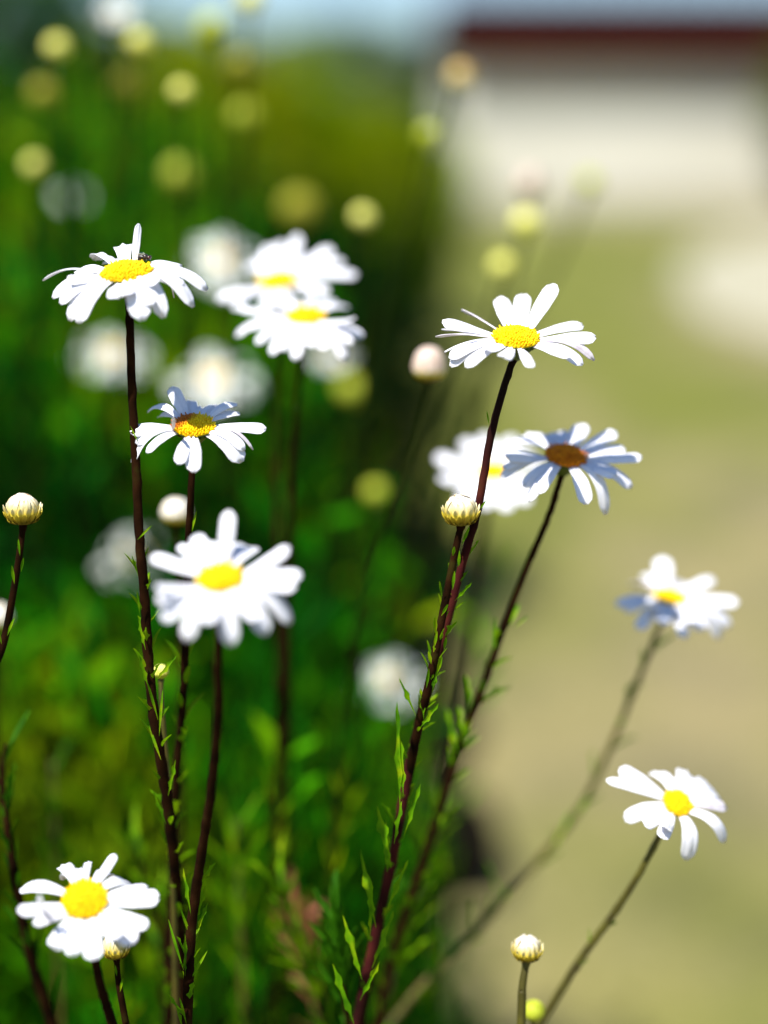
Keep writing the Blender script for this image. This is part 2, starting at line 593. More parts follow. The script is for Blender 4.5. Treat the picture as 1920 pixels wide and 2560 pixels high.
def bud(spec, label, group=None):
    """a closed flower bud on its stem"""
    px, py, d = spec['c']
    c = P(px, py, d)
    s = d/FPX
    r = spec['r']*s
    rnd = random.Random(int(px*3+py))
    ln = spec.get('lean', 0)
    n = (cv(math.sin(ln), math.cos(ln), -spec.get('ratio', .25))).normalized()
    u, v, n = basis(n)
    root_pt = spec.get('root', ROOT_L)
    root = empty('daisy_bud', root_pt)
    tag(root, label, 'flower bud', group)
    curve = stem_curve(spec['stem'], root_pt, c-n*r*.8)
    sr = spec.get('sr', 8)*s
    rr = [sr*(1.35 if i < 2 else 1.0)*(0.95+0.5*min(1, i/len(curve)*1.6)) for i in range(len(curve))]
    V, F = tube(curve, rr, 8)
    build('stem', V, F, M[spec.get('smat', 'stem')], root, root_pt)
    parts = []
    for (z0, z1, nn, le) in spec.get('leaves', []):
        parts.append(leaf_row(curve, z0, z1, nn, le, seed=int(px)+nn, lobes=.2, wfac=.16))
    for (bx, by, tx, ty, dd, wpx) in spec.get('hand', []):
        b, t = P(bx, by, dd), P(tx, ty, dd-.002)
        parts.append(leaf_geo(b, (t-b), FC*-1+UC*.2, (t-b).length*1.05, wpx*dd/FPX, rnd.uniform(-.6, .6), 0))
    parts = [x for x in parts if x[0]]
    if parts:
        V, F = join(parts)
        build('foliage', V, F, M['leaf'], root, root_pt)
    det = spec.get('det', True)
    # calyx: cup of overlapping bracts
    V, F = [], []
    seg, rings = (26, 8)
    prof = lambda t: (math.sin(t*math.pi/2*.9)**.62*.99, -math.cos(t*math.pi/2*.9)*.86)
    for i in range(rings+1):
        t = i/rings
        a, z = prof(t)
        a = max(a, .24 if i == 0 else a)
        for k in range(seg):
            b = 2*math.pi*k/seg
            V.append(c + (u*math.cos(b)+v*math.sin(b))*r*a + n*(r*z))
    for i in range(rings):
        for k in range(seg):
            F.append((i*seg+k, i*seg+(k+1) % seg, (i+1)*seg+(k+1) % seg, (i+1)*seg+k))
    ps = [(V, F)]
    if det:
        for row, (t0, cnt, le) in enumerate(((.25, 12, .55), (.55, 15, .7), (.8, 15, .75))):
            for k in range(cnt):
                b = 2*math.pi*(k+.5*row)/cnt
                o = u*math.cos(b)+v*math.sin(b)
                a, z = prof(t0)
                bp = c + o*r*(a*1.0) + n*r*z
                a2, z2 = prof(min(1, t0+.4))
                dd = (c+o*r*a2+n*r*z2) - bp
                if t0 > .7: dd = n*1.0+o*.02
                ps.append(leaf_geo(bp+o*r*.03, dd, o, r*le, r*.30, .5 if t0 > .7 else .25, 0, 5))
    V, F = join(ps)
    build('calyx', V, F, M[spec.get('cmat', 'bracts')], root, root_pt)
    # closed petals: overlapping strips that run from the calyx mouth to the crown
    ps = []
    V, F = [], []
    hh = spec.get('h', .82)
    for i in range(9):
        t = i/8
        a, z = math.cos(t*math.pi/2)**.8 if i < 8 else .02, -.2+math.sin(t*math.pi/2)*(hh+.2)
        for k in range(seg*2):
            b = 2*math.pi*k/(seg*2)
            rid = 1+.035*(1 if k % 4 < 2 else -1)
            V.append(c + (u*math.cos(b)+v*math.sin(b))*r*a*.97*rid + n*(r*z*1.02))
    for i in range(8):
        for k in range(seg*2):
            F.append((i*seg*2+k, i*seg*2+(k+1) % (seg*2), (i+1)*seg*2+(k+1) % (seg*2), (i+1)*seg*2+k))
    ps.append((V, F))
    if det:
        for k in range(15):
            b = 2*math.pi*k/15+rnd.uniform(-.08, .08)
            o = u*math.cos(b)+v*math.sin(b)
            base = c+o*r*.93-n*r*.22
            tip = c + o*r*rnd.uniform(-.02, .22) + n*r*(hh+rnd.uniform(.02, .24)) + u*r*.06
            ctrl = c+o*r*1.16+n*r*hh*.95
            ps.append(petal_geo(base, ctrl, tip, o, r*.44, rnd.uniform(-.5, .5), 8, 4, .4, 0, rnd))
    V, F = join(ps)
    build('closed_petals', V, F, M[spec.get('pmat', 'bud_streaked' if spec.get('det', True) else 'bud_white')], root, root_pt)
    return root


def bloom_far(px, py, d, wpx, ratio, lean, label, root, group, np_=15, mat='petal', pinkc=False, seed=0):
    """a daisy further back: petals spread in its own frame"""
    rnd = random.Random(seed)
    tips = []
    wpx *= 1.18
    Rw = wpx/2
    for k in range(np_):
        a = 2*math.pi*(k+rnd.uniform(-.3, .3))/np_
        l = Rw*rnd.uniform(.82, 1.05)
        x = math.cos(a)*l
        y = math.sin(a)*l*ratio - Rw*.10*math.sqrt(1-ratio**2)*rnd.uniform(0, 2.2)
        ca, sa = math.cos(-lean), math.sin(-lean)
        tips.append((px+x*ca-y*sa, py-(x*sa+y*ca), wpx*.09*rnd.uniform(.8, 1.2)))
    st = [(px, py+40, d), (px+rnd.uniform(-10, 10), py+300, d+.01), (px+rnd.uniform(-25, 25), py+620, d+.02)]
    return daisy(dict(c=(px, py, d), ratio=ratio, lean=lean, rd=wpx*.11, R=Rw*1.02, petals=tips, stem=st, root=root, nf=90,
                      sr=6.5, leaves=[(.35, .8, 14, .018)], smat='stem_wild', pm='petal_pale'), label, group=group)


# ------------------------------------------------------------------ setting
def ground_mat():
    m, n, b, out = new_mat('ground')
    tc = n.nodes.new('ShaderNodeTexCoord')

    def nz(scale, detail=4):
        t = n.nodes.new('ShaderNodeTexNoise')
        t.inputs['Scale'].default_value = scale
        t.inputs['Detail'].default_value = detail
        n.links.new(tc.outputs['Object'], t.inputs['Vector'])
        return t
    fine = nz(45, 6)
    r1 = ramp(n, [(.3, (.14, .12, .052)), (.5, (.22, .187, .09)), (.7, (.30, .26, .14))])
    n.links.new(fine.outputs['Fac'], r1.inputs[0])
    gr = nz(60, 5)
    r2 = ramp(n, [(.3, (.08, .095, .015)), (.5, (.13, .142, .026)), (.75, (.20, .20, .055))])
    n.links.new(gr.outputs['Fac'], r2.inputs[0])
    # patches of turf at their places on the ground, broken up by noise
    brk = nz(2.6, 6)
    acc = None
    for (x, y, rx, ry, st) in [(-4, 8, 5.0, 7.0, 1.6), (1.25, 6.5, .75, 2.0, .95), (1.5, 16.5, 3.4, 7.5, 1.0), (.62, 1.8, .7, .75, .5),
                               (4.6, 8, 2.0, 4.0, .6), (.35, 3.4, .3, .8, .35), (.7, 4.6, .35, 1.0, .45), (-1.0, 6.5, 1.35, 4.0, 2.2), (.25, 6.0, .55, 3.5, 1.25), (.95, 11.5, 1.1, 6.5, 1.25), (-3, 26, 3.5, 8, 1.6), (1.0, 2.6, .35, .7, .5)]:
        mp = n.nodes.new('ShaderNodeMapping')
        mp.vector_type = 'TEXTURE'
        mp.inputs['Location'].default_value = (x, y, 0)
        mp.inputs['Scale'].default_value = (rx, ry, 1)
        n.links.new(tc.outputs['Object'], mp.inputs[0])
        g = n.nodes.new('ShaderNodeTexGradient')
        g.gradient_type = 'SPHERICAL'
        n.links.new(mp.outputs[0], g.inputs[0])
        mu = n.nodes.new('ShaderNodeMath')
        mu.operation = 'MULTIPLY'
        mu.inputs[1].default_value = st*1.6
        n.links.new(g.outputs['Fac'], mu.inputs[0])
        if acc is None:
            acc = mu
        else:
            mx = n.nodes.new('ShaderNodeMath')
            mx.operation = 'MAXIMUM'
            n.links.new(acc.outputs[0], mx.inputs[0])
            n.links.new(mu.outputs[0], mx.inputs[1])
            acc = mx
    ad = n.nodes.new('ShaderNodeMath')
    ad.operation = 'MULTIPLY_ADD'
    ad.inputs[1].default_value = 1.6
    ad.inputs[2].default_value = -.66
    n.links.new(brk.outputs['Fac'], ad.inputs[0])
    sm = n.nodes.new('ShaderNodeMath')
    sm.operation = 'ADD'
    sm.use_clamp = True
    n.links.new(acc.outputs[0], sm.inputs[0])
    n.links.new(ad.outputs[0], sm.inputs[1])
    mx = n.nodes.new('ShaderNodeMix')
    mx.data_type = 'RGBA'
    n.links.new(sm.outputs[0], mx.inputs[0])
    n.links.new(r1.outputs[0], mx.inputs[6])
    n.links.new(r2.outputs[0], mx.inputs[7])
    wear = nz(3.2, 3)                  # worn and damp patches of the bare ground
    r3 = ramp(n, [(.32, (.72, .74, .78)), (.5, (1, 1, 1)), (.68, (1.16, 1.12, 1.08))])
    n.links.new(wear.outputs['Fac'], r3.inputs[0])
    ml = n.nodes.new('ShaderNodeMix')
    ml.data_type = 'RGBA'
    ml.blend_type = 'MULTIPLY'
    ml.inputs[0].default_value = 1
    n.links.new(mx.outputs[2], ml.inputs[6])
    n.links.new(r3.outputs[0], ml.inputs[7])
    n.links.new(ml.outputs[2], b.inputs['Base Color'])
    b.inputs['Roughness'].default_value = .95
    b.inputs['Specular IOR Level'].default_value = .1
    bp = n.nodes.new('ShaderNodeBump')
    bp.inputs['Strength'].default_value = .6
    bp.inputs['Distance'].default_value = .01
    n.links.new(fine.outputs['Fac'], bp.inputs['Height'])
    n.links.new(bp.outputs[0], b.inputs['Normal'])
    return m


# ground sheet: fine grid near, reaching the horizon
xs = sorted(set([-1500, -400, -120, -40, -15] + [i*.5 for i in range(-16, 17)] + [15, 40, 120, 400, 1500]))
ys = sorted(set([-300, -60, -10] + [i*.5 for i in range(-4, 60)] + [40, 60, 120, 400, 2500]))
V = [(x, y, 0.0) for y in ys for x in xs]
nx = len(xs)
F = [(j*nx+i, j*nx+i+1, (j+1)*nx+i+1, (j+1)*nx+i) for j in range(len(ys)-1) for i in range(nx-1)]
g = build('ground', V, F, ground_mat())
tag(g, kind='structure')


def sheet(name, outline, z, mat):
    o = build(name, [(x, y, z) for x, y in outline], [tuple(range(len(outline)))], mat, smooth=False)
    return tag(o, kind='structure')


mp_ = noise_mat('pale_path', [(.3, (.28, .26, .17)), (.55, (.36, .335, .235)), (.75, (.42, .39, .29))], 30, .9, bump=.4, bscale=80, coords='Object')
sheet('path', [(3.2, 7.6), (6, 7.8), (12, 9), (12, 21), (6, 20), (4.0, 18), (2.7, 14.5), (2.1, 11.5), (1.9, 9.5), (2.1, 8.2)], .004, mp_)
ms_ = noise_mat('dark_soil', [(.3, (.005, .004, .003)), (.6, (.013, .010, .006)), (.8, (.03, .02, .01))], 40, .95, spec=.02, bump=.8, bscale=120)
rs = random.Random(4)
def soil_x(y):
    base = .0 if y < 1.9 else (.085 if y < 2.4 else .053*y)
    return base + .02*math.sin(y*5.3) + .012*math.sin(y*17+1)


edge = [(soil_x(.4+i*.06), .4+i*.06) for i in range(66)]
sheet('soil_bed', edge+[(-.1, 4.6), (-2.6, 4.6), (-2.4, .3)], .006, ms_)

# ---- house
def box(a, b):
    x0, y0, z0 = a
    x1, y1, z1 = b
    V = [Vector(p) for p in ((x0, y0, z0), (x1, y0, z0), (x1, y1, z0), (x0, y1, z0), (x0, y0, z1), (x1, y0, z1), (x1, y1, z1), (x0, y1, z1))]
    return V, [(0, 3, 2, 1), (4, 5, 6, 7), (0, 1, 5, 4), (1, 2, 6, 5), (2, 3, 7, 6), (3, 0, 4, 7)]


mw = noise_mat('white_render', [(.3, (.60, .57, .47)), (.7, (.66, .63, .53))], 1.2, .9, bump=.3, bscale=60)
mr = noise_mat('dark_red_roof', [(.3, (.012, .004, .003)), (.7, (.028, .008, .007))], 1.5, .95, spec=0, bump=.4, bscale=40)
mrp = noise_mat('pink_fascia', [(.3, (.03, .007, .005)), (.7, (.06, .014, .010))], 1.5, .9, spec=0)
hb = Vector((5.2, 25, 0))
house = empty('low_house', hb)
tag(house, 'low whitewashed house with dark red tiled roof, far behind the flowers', 'house')
X0, X1 = 1.15, 9.4
V, F = box((X0, 24.62, 0.0), (X1, 31, 2.14))
build('wall', V, F, mw, house, hb, smooth=False)
V, F = box((X0, 24.60, 0.0), (X1, 24.617, .16))
build('plinth', V, F, noise_mat('plinth_grey', [(.3, (.30, .28, .20)), (.7, (.38, .35, .27))], 2, .9), house, hb, smooth=False)
z0, z1 = 2.28, 3.42
x0, x1 = .86, 9.7
V, F = [], []
for x in (x0, x1):
    V += [Vector((x, 24.4, z0)), Vector((x, 28, z1)), Vector((x, 31.6, z0)), Vector((x, 31.6, z0-.1)), Vector((x, 28, z1-.1)), Vector((x, 24.4, z0-.1))]
F = [(0, 6, 7, 1), (1, 7, 8, 2), (3, 9, 10, 4), (4, 10, 11, 5), (5, 11, 6, 0), (2, 8, 9, 3), (0, 1, 2, 3, 4, 5), (11, 10, 9, 8, 7, 6)]
roof = build('roof', V, F, mr, house, hb, smooth=False)
tt = [tube([Vector((x0+.2+i*.38, 24.38, z0+.02)), Vector((x0+.2+i*.38, 28, z1+.02))], [.05, .05], 6) for i in range(23)]
V, F = join(tt)
build('tile_rolls', V, F, mr, roof, hb)
V, F = box((x0, 24.37, z0-.26), (x1, 24.397, z0-.005))
build('fascia', V, F, mrp, roof, hb, smooth=False)
for x in (x0+.02, x1-.02):                # gable infill under the roof ends
    xi = X0 if x < 3 else X1
    build('gable', [Vector((xi, 24.62, 2.14)), Vector((xi, 31, 2.14)), Vector((xi, 28, z1-.12))], [(0, 1, 2)], mw, house, hb, smooth=False)


# ------------------------------------------------------------------ leafy masses (numpy)
def leaf_cloud(name, pts, dirs, lens, wids, cols, mat, stems=None, smat=None, rng=None):
    """many small folded leaves in one mesh; each leaf has its own colour"""
    n = len(pts)
    up = rng.normal(size=(n, 3))
    dirs = dirs/np.linalg.norm(dirs, axis=1, keepdims=True)
    side = np.cross(dirs, up)
    side /= np.linalg.norm(side, axis=1, keepdims=True)
    nr = np.cross(side, dirs)
    L_, W_ = lens[:, None], wids[:, None]
    v = np.empty((n, 8, 3))
    v[:, 0] = pts
    v[:, 1] = pts + dirs*L_*.3 - side*W_*.5 + nr*W_*.15
    v[:, 2] = pts + dirs*L_*.3
    v[:, 3] = pts + dirs*L_*.3 + side*W_*.5 + nr*W_*.15
    v[:, 4] = pts + dirs*L_*.7 - side*W_*.42 + nr*W_*.05
    v[:, 5] = pts + dirs*L_*.7 - nr*W_*.1
    v[:, 6] = pts + dirs*L_*.7 + side*W_*.42 + nr*W_*.05
    v[:, 7] = pts + dirs*L_ - nr*W_*.3
    quads = np.array([(0, 2, 1, 1), (0, 3, 2, 2), (1, 2, 5, 4), (2, 3, 6, 5), (4, 5, 7, 7), (5, 6, 7, 7)])
    verts = v.reshape(-1, 3)
    faces = []
    base = np.arange(n)*8
    loops, starts, tot = [], [], []
    fl = [(0, 2, 1), (0, 3, 2), (1, 2, 5, 4), (2, 3, 6, 5), (4, 5, 7), (5, 6, 7)]
    per = sum(len(f) for f in fl)
    pat = np.concatenate([np.array(f) for f in fl])
    loops = (base[:, None]+pat[None, :]).reshape(-1)
    st = np.cumsum([0]+[len(f) for f in fl])[:-1]
    starts = (np.arange(n)[:, None]*per+st[None, :]).reshape(-1)
    matidx = np.zeros(len(starts), dtype=np.int32)
    allcol = np.repeat(cols, 8, axis=0)
    if stems is not None:
        sv, sf = stems
        o = len(verts)
        sv = np.array([tuple(a) for a in sv])
        verts = np.vstack([verts, sv])
        k = len(loops)
        sl = np.array([i for f in sf for i in f])+o
        ss = np.cumsum([0]+[len(f) for f in sf])[:-1]+k
        loops = np.concatenate([loops, sl])
        starts = np.concatenate([starts, ss])
        matidx = np.concatenate([matidx, np.ones(len(sf), dtype=np.int32)])
        allcol = np.vstack([allcol, np.ones((len(sv), 3))*.05])
    me = bpy.data.meshes.new(name)
    me.vertices.add(len(verts))
    me.vertices.foreach_set('co', verts.astype(np.float32).ravel())
    me.loops.add(len(loops))
    me.loops.foreach_set('vertex_index', loops.astype(np.int32))
    me.polygons.add(len(starts))
    me.polygons.foreach_set('loop_start', starts.astype(np.int32))
    me.materials.append(mat)
    if smat: me.materials.append(smat)
    me.polygons.foreach_set('material_index', matidx)
    ca = me.color_attributes.new('leaf_tint', 'FLOAT_COLOR', 'POINT')
    ca.data.foreach_set('color', np.hstack([allcol, np.ones((len(verts), 1))]).astype(np.float32).ravel())
    me.update(calc_edges=True)
    me.validate()
    o = bpy.data.objects.new(name, me)
    COL.objects.link(o)
    return o


def tint_mat(name, trans=.3, boost=1.7):
    m, n, b, out = new_mat(name)
    a = n.nodes.new('ShaderNodeAttribute')
    a.attribute_name = 'leaf_tint'
    n.links.new(a.outputs['Color'], b.inputs['Base Color'])
    b.inputs['Roughness'].default_value = .7
    b.inputs['Specular IOR Level'].default_value = .04
    t = n.nodes.new('ShaderNodeBsdfTranslucent')
    vm = n.nodes.new('ShaderNodeVectorMath')
    vm.operation = 'SCALE'
    vm.inputs['Scale'].default_value = boost
    n.links.new(a.outputs['Color'], vm.inputs[0])
    n.links.new(vm.outputs[0], t.inputs[0])
    mx = n.nodes.new('ShaderNodeMixShader')
    mx.inputs[0].default_value = trans
    n.links.new(b.outputs[0], mx.inputs[1])
    n.links.new(t.outputs[0], mx.inputs[2])
    n.links.new(mx.outputs[0], out.inputs[0])
    return m


MT = tint_mat('leaves')


def palette(rng, n, pts, cols, scale=6.0):
    """each leaf's green, drifting over the bush so whole shoots agree"""
    C = np.array(cols)
    f = np.array([noise.noise(Vector(p)*scale) for p in pts])*1.35+.5 + rng.normal(0, .12, n)
    f = np.clip(f, 0, .999)*(len(C)-1)
    i = f.astype(int)
    fr = (f-i)[:, None]
    return (C[i]*(1-fr)+C[i+1]*fr)*rng.uniform(.75, 1.25, (n, 1))


rng = np.random.default_rng(5)


def bush_top(x, y):
    """height of the daisy bush over the bed"""
    if y < .72 or y > 4.2: return 0
    near = .62 + (y-.72)*.72 if y < 1.1 else .893
    left = max(0, min(1, (-.06-x)/.25))
    h = near + left*.17*min(1, max(0, (y-.9)/.5))
    if y > 1.32:                                   # the far side slopes down towards the open ground
        h = min(h, max(.08, (.02-x)/.36))
    if x > -.05 and y > .70: h = min(h, .44-(x+.05)*2)
    if x > .0: h *= max(0, 1-(x)/.06)**.5
    return h


tiers = []
P_, D_, Ls, Ws = [], [], [], []
sp = []
cnt = 0
while cnt < 4600:
    y = .88+3.2*rng.uniform(0, 1)**2.2
    x = rng.uniform(-1.2, .07)
    if x < -.30*y-.2 or (y > 1.35 and x > -.15+.03*math.sin(y*9)): continue
    h = bush_top(x, y)*rng.uniform(.72, 1.03)
    if h < .08: continue
    cnt += 1
    lean = np.array([rng.normal(0, .05), rng.normal(0, .05), 0])
    a = np.array([x, y, 0.0])
    b = np.array([x, y, h])+lean
    mid = (a+b)/2+np.array([rng.normal(0, .012), rng.normal(0, .012), 0])
    sp.append(tube([Vector(a), Vector(mid), Vector(b)], [.0022, .0016, .0009], 4, cap=False))
    vis = max(0.05, h-.62)
    m = int(40+34*h)
    t = rng.uniform(max(0, 1-.75/max(h, .3))*.6, 1, m)[:, None]
    q = a*(1-t)**2+mid*2*t*(1-t)+b*t*t
    an = rng.uniform(0, 2*np.pi, m)
    d = np.stack([np.cos(an)*.7, np.sin(an)*.7, rng.uniform(.2, 1.4, m)], 1)
    P_.append(q)
    D_.append(d)
    l = rng.uniform(.014, .038, m)
    Ls.append(l)
    Ws.append(l*rng.uniform(.16, .32, m))
for _ in range(190):                     # the fine tangle at the foot of the flower stems
    y = rng.uniform(.66, .84)
    x = rng.uniform(-.13, .012)
    h = rng.uniform(.60, .725)+(y-.66)*.25 - max(0, x+.02)*1.2
    a = np.array([x-.01, y, 0.0])
    b = np.array([x+rng.normal(.012, .014), y+rng.normal(0, .01), h])
    mid = (a+b)/2+np.array([rng.normal(-.008, .006), 0, 0])
    sp.append(tube([Vector(a), Vector(mid), Vector(b)], [.0016, .0012, .0007], 4, cap=False))
    m = 46
    t = rng.uniform(.55, 1, m)[:, None]
    P_.append(a*(1-t)**2+mid*2*t*(1-t)+b*t*t)
    an = rng.uniform(0, 2*np.pi, m)
    D_.append(np.stack([np.cos(an)*.5+.15, np.sin(an)*.5, rng.uniform(.8, 1.9, m)], 1))
    l = rng.uniform(.008, .020, m)
    Ls.append(l)
    Ws.append(l*rng.uniform(.09, .16, m))
P_ = np.vstack(P_)
D_ = np.vstack(D_)
Ls = np.concatenate(Ls)
Ws = np.concatenate(Ws)
print('leaves', len(P_))
cols = palette(rng, len(P_), P_, [(.001, .03, .001), (.004, .10, .002), (.015, .20, .002), (.07, .28, .001), (.19, .27, .001), (.10, .17, .002)], 5.5)
o = leaf_cloud('undergrowth', P_, D_, Ls, Ws, cols, MT, join(sp), M['stem_wild'], rng)
tag(o, 'dense blurred green leaves and stems filling the daisy bed', 'undergrowth', kind='stuff')


def shrub(x, y, rx, ry, h, n, cols, label, name='shrub', ls=(.05, .09), seed=1, cat='shrub', group=None, z0=0.0, trunk=True):
    r2 = np.random.default_rng(seed)
    root = empty(name, (x, y, 0))
    tag(root, label, cat, group)
    k = r2.normal(size=(n, 3))
    k /= np.linalg.norm(k, axis=1, keepdims=True)
    rad = r2.uniform(.25, 1, n)**.45
    k *= rad[:, None]
    lump = np.array([1+.28*noise.noise(Vector(q)*2.3+Vector((seed*3.1, 0, 0))) for q in k])
    k *= lump[:, None]
    c = z0+(h-z0)*.5
    pts = k*np.array([rx, ry, (h-z0)*.5])+np.array([0, 0, c])
    pts[:, 2] = np.maximum(pts[:, 2], .02)
    d = k+r2.normal(0, .6, (n, 3))
    l = r2.uniform(ls[0], ls[1], n)
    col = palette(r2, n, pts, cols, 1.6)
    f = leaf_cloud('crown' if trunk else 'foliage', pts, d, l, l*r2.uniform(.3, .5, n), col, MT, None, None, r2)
    f.parent = root
    if trunk:
        ps = []
        for i in range(6):
            a = i*1.05
            ps.append(tube([Vector((math.cos(a)*.04, math.sin(a)*.04, 0)), Vector((math.cos(a)*rx*.25, math.sin(a)*ry*.25, h*.4)),
                            Vector((math.cos(a)*rx*.6, math.sin(a)*ry*.6, h*.78))], [.03+.012*h, .02+.006*h, .008], 7))
        V, F = join(ps)
        build('trunk', V, F, M['stem'], root)
    return root


OL = [(.06, .12, .001), (.13, .21, .001), (.20, .27, .001), (.24, .27, .004)]
DG = [(.004, .035, .001), (.012, .07, .001), (.04, .11, .001)]
PG = [(.10, .15, .08), (.16, .22, .12), (.2, .27, .16)]
shr = [(-1.78, 7.2, .72, .6, 2.15, 8000, DG, 'tall dark green shrub at the far left behind the daisy bed'),
       (-1.02, 8.2, .55, .6, 1.60, 5500, OL, 'olive green shrub next to the tall dark one behind the bed'),
       (-.50, 8.0, .50, .6, 1.46, 5500, OL, 'middle olive shrub behind the daisy bed, touching the sky strip'),
       (.0, 8.6, .44, .5, 1.24, 5500, OL, 'small olive shrub nearest the white house')]
for i, (x, y, rx, ry, h, n_, c_, lab) in enumerate(shr):
    shrub(x, y, rx, ry, h, n_, c_, lab, seed=i+3, group='shrubs behind the daisy bed')
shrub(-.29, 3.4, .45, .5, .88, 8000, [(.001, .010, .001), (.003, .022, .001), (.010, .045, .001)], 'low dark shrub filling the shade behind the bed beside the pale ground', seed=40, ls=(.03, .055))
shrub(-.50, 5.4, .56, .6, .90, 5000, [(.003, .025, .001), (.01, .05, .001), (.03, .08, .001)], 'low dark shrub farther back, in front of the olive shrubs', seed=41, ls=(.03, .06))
shrub(6.25, 22.6, .85, 1.0, 2.5, 5000, [(.05, .06, .008), (.10, .12, .01), (.16, .19, .02)], 'rounded green tree at the right end of the white house', name='tree', ls=(.12, .2), seed=21, cat='tree')
for i, (x, y, rx, h, lab) in enumerate([(-19, 60, 7, 5.2, 'pale distant tree above the dark left shrub'),
                                       (-8.5, 66, 6, 5.6, 'pale distant tree left of the blue sky gap'),
                                       (-1.0, 62, 4, 5.0, 'pale distant tree beside the blue sky gap'),
                                       (12.0, 70, 4.5, 6.2, 'pale distant tree rising over the right half of the roof')]):
    shrub(x, y, rx, 4, h, 7000, PG, lab, name='tree', ls=(.5, .9), seed=30+i, cat='tree', group='distant trees on the skyline')

# ---- stone at the bed's edge
import bmesh
bm = bmesh.new()
bmesh.ops.create_icosphere(bm, subdivisions=4, radius=1)
sc_ = P(1120, 2120, 2.2)
for v in bm.verts:
    q = v.co.copy()
    k = 1+.16*noise.noise(q*1.6)+.05*noise.noise(q*5)
    v.co = Vector((q.x*.082*k, q.y*.075*k, q.z*.080*k))
me = bpy.data.meshes.new('stone')
bm.to_mesh(me)
for p in me.polygons: p.use_smooth = True
me.materials.append(noise_mat('dark_stone', [(.3, (.004, .003, .002)), (.7, (.012, .010, .007))], 30, .95, spec=.02, bump=.6, bscale=100))
st_o = bpy.data.objects.new('stone', me)
COL.objects.link(st_o)
st_o.location = (sc_.x, sc_.y, max(.06, sc_.z))
print('stone', sc_)
tag(st_o, 'round black stone at the right edge of the dark soil bed', 'stone')

# ------------------------------------------------------------------ the sharp and half-sharp daisies
N_ = 'daisies rising above the bed'
CR = {'m': 'petal_edge'}
A = dict(c=(1290, 846, .553), ws=1.06, ratio=.50, lean=.06, rd=57, R=197, nf=330, dome=.5, smat='stem_ripe', root=ROOT_R, sr=11,
         stem=[(1284, 893, .553), (1258, 975, .555), (1225, 1100, .556), (1195, 1270, .558), (1150, 1430, .561), (1108, 1590, .565), (1060, 1760, .57),
               (1020, 1930, .575), (985, 2130, .58), (940, 2330, .588), (890, 2560, .595)],
         petals=[(1154, 775, 17, 1, {'roll': .9, 'm': 'petal_edge'}), (1250, 741, 44, 1, {'straight': 1}), (1310, 734, 42, 1, {'straight': 1}), (1388, 710, 40, .8, {'straight': 1}),
                 (1460, 812, 36), (1494, 843, 40), (1487, 902, 20, .3, {'roll': .9, 'm': 'petal_edge', 'lift': .25}), (1458, 914, 40, .5), (1328, 920, 26, .9), (1258, 894, 34, .9),
                 (1165, 919, 30, .8), (1125, 918, 32, .5), (1124, 897, 36, .5), (1111, 882, 20, .3, {'roll': .6}), (1088, 842, 16, 0, {'roll': .8, 'm': 'petal_edge'}),
                 (1102, 824, 14, .3, {'roll': .7}), (1106, 803, 38, .6), (1430, 890, 34, .6), (1210, 870, 34, .6)],
         leaves=[(.60, .86, 40, .009)],
         hand=[(1222, 1060, 1218, 1030, .553, 7), (1198, 1275, 1214, 1252, .553, 9), (1137, 1502, 1182, 1455, .556, 13), (1110, 1625, 1116, 1590, .556, 14),
               (1080, 1730, 1097, 1650, .556, 20), (1050, 1820, 1095, 1760, .556, 20), (1040, 1790, 1000, 1700, .558, 0.1+16), (1008, 1990, 1000, 1850, .56, 26), (1000, 2030, 993, 1770, .56, 22),
               (1010, 2090, 1050, 1965, .562, 17), (978, 2170, 945, 2025, .564, 34), (968, 2180, 965, 2060, .564, 20), (940, 2320, 903, 2140, .566, 26), (925, 2340, 930, 2200, .566, 22),
               (960, 2290, 1020, 2150, .566, 18), (905, 2450, 860, 2300, .566, 26), (930, 2420, 980, 2290, .566, 22), (1060, 1800, 1052, 1725, .56, 16), (985, 2110, 1003, 2010, .56, 18),
               (900, 2500, 950, 2400, .566, 20), (885, 2560, 835, 2420, .566, 26)])
daisy(A, 'sharp daisy with three upright back petals on a tall maroon stem, right of centre', group=N_)

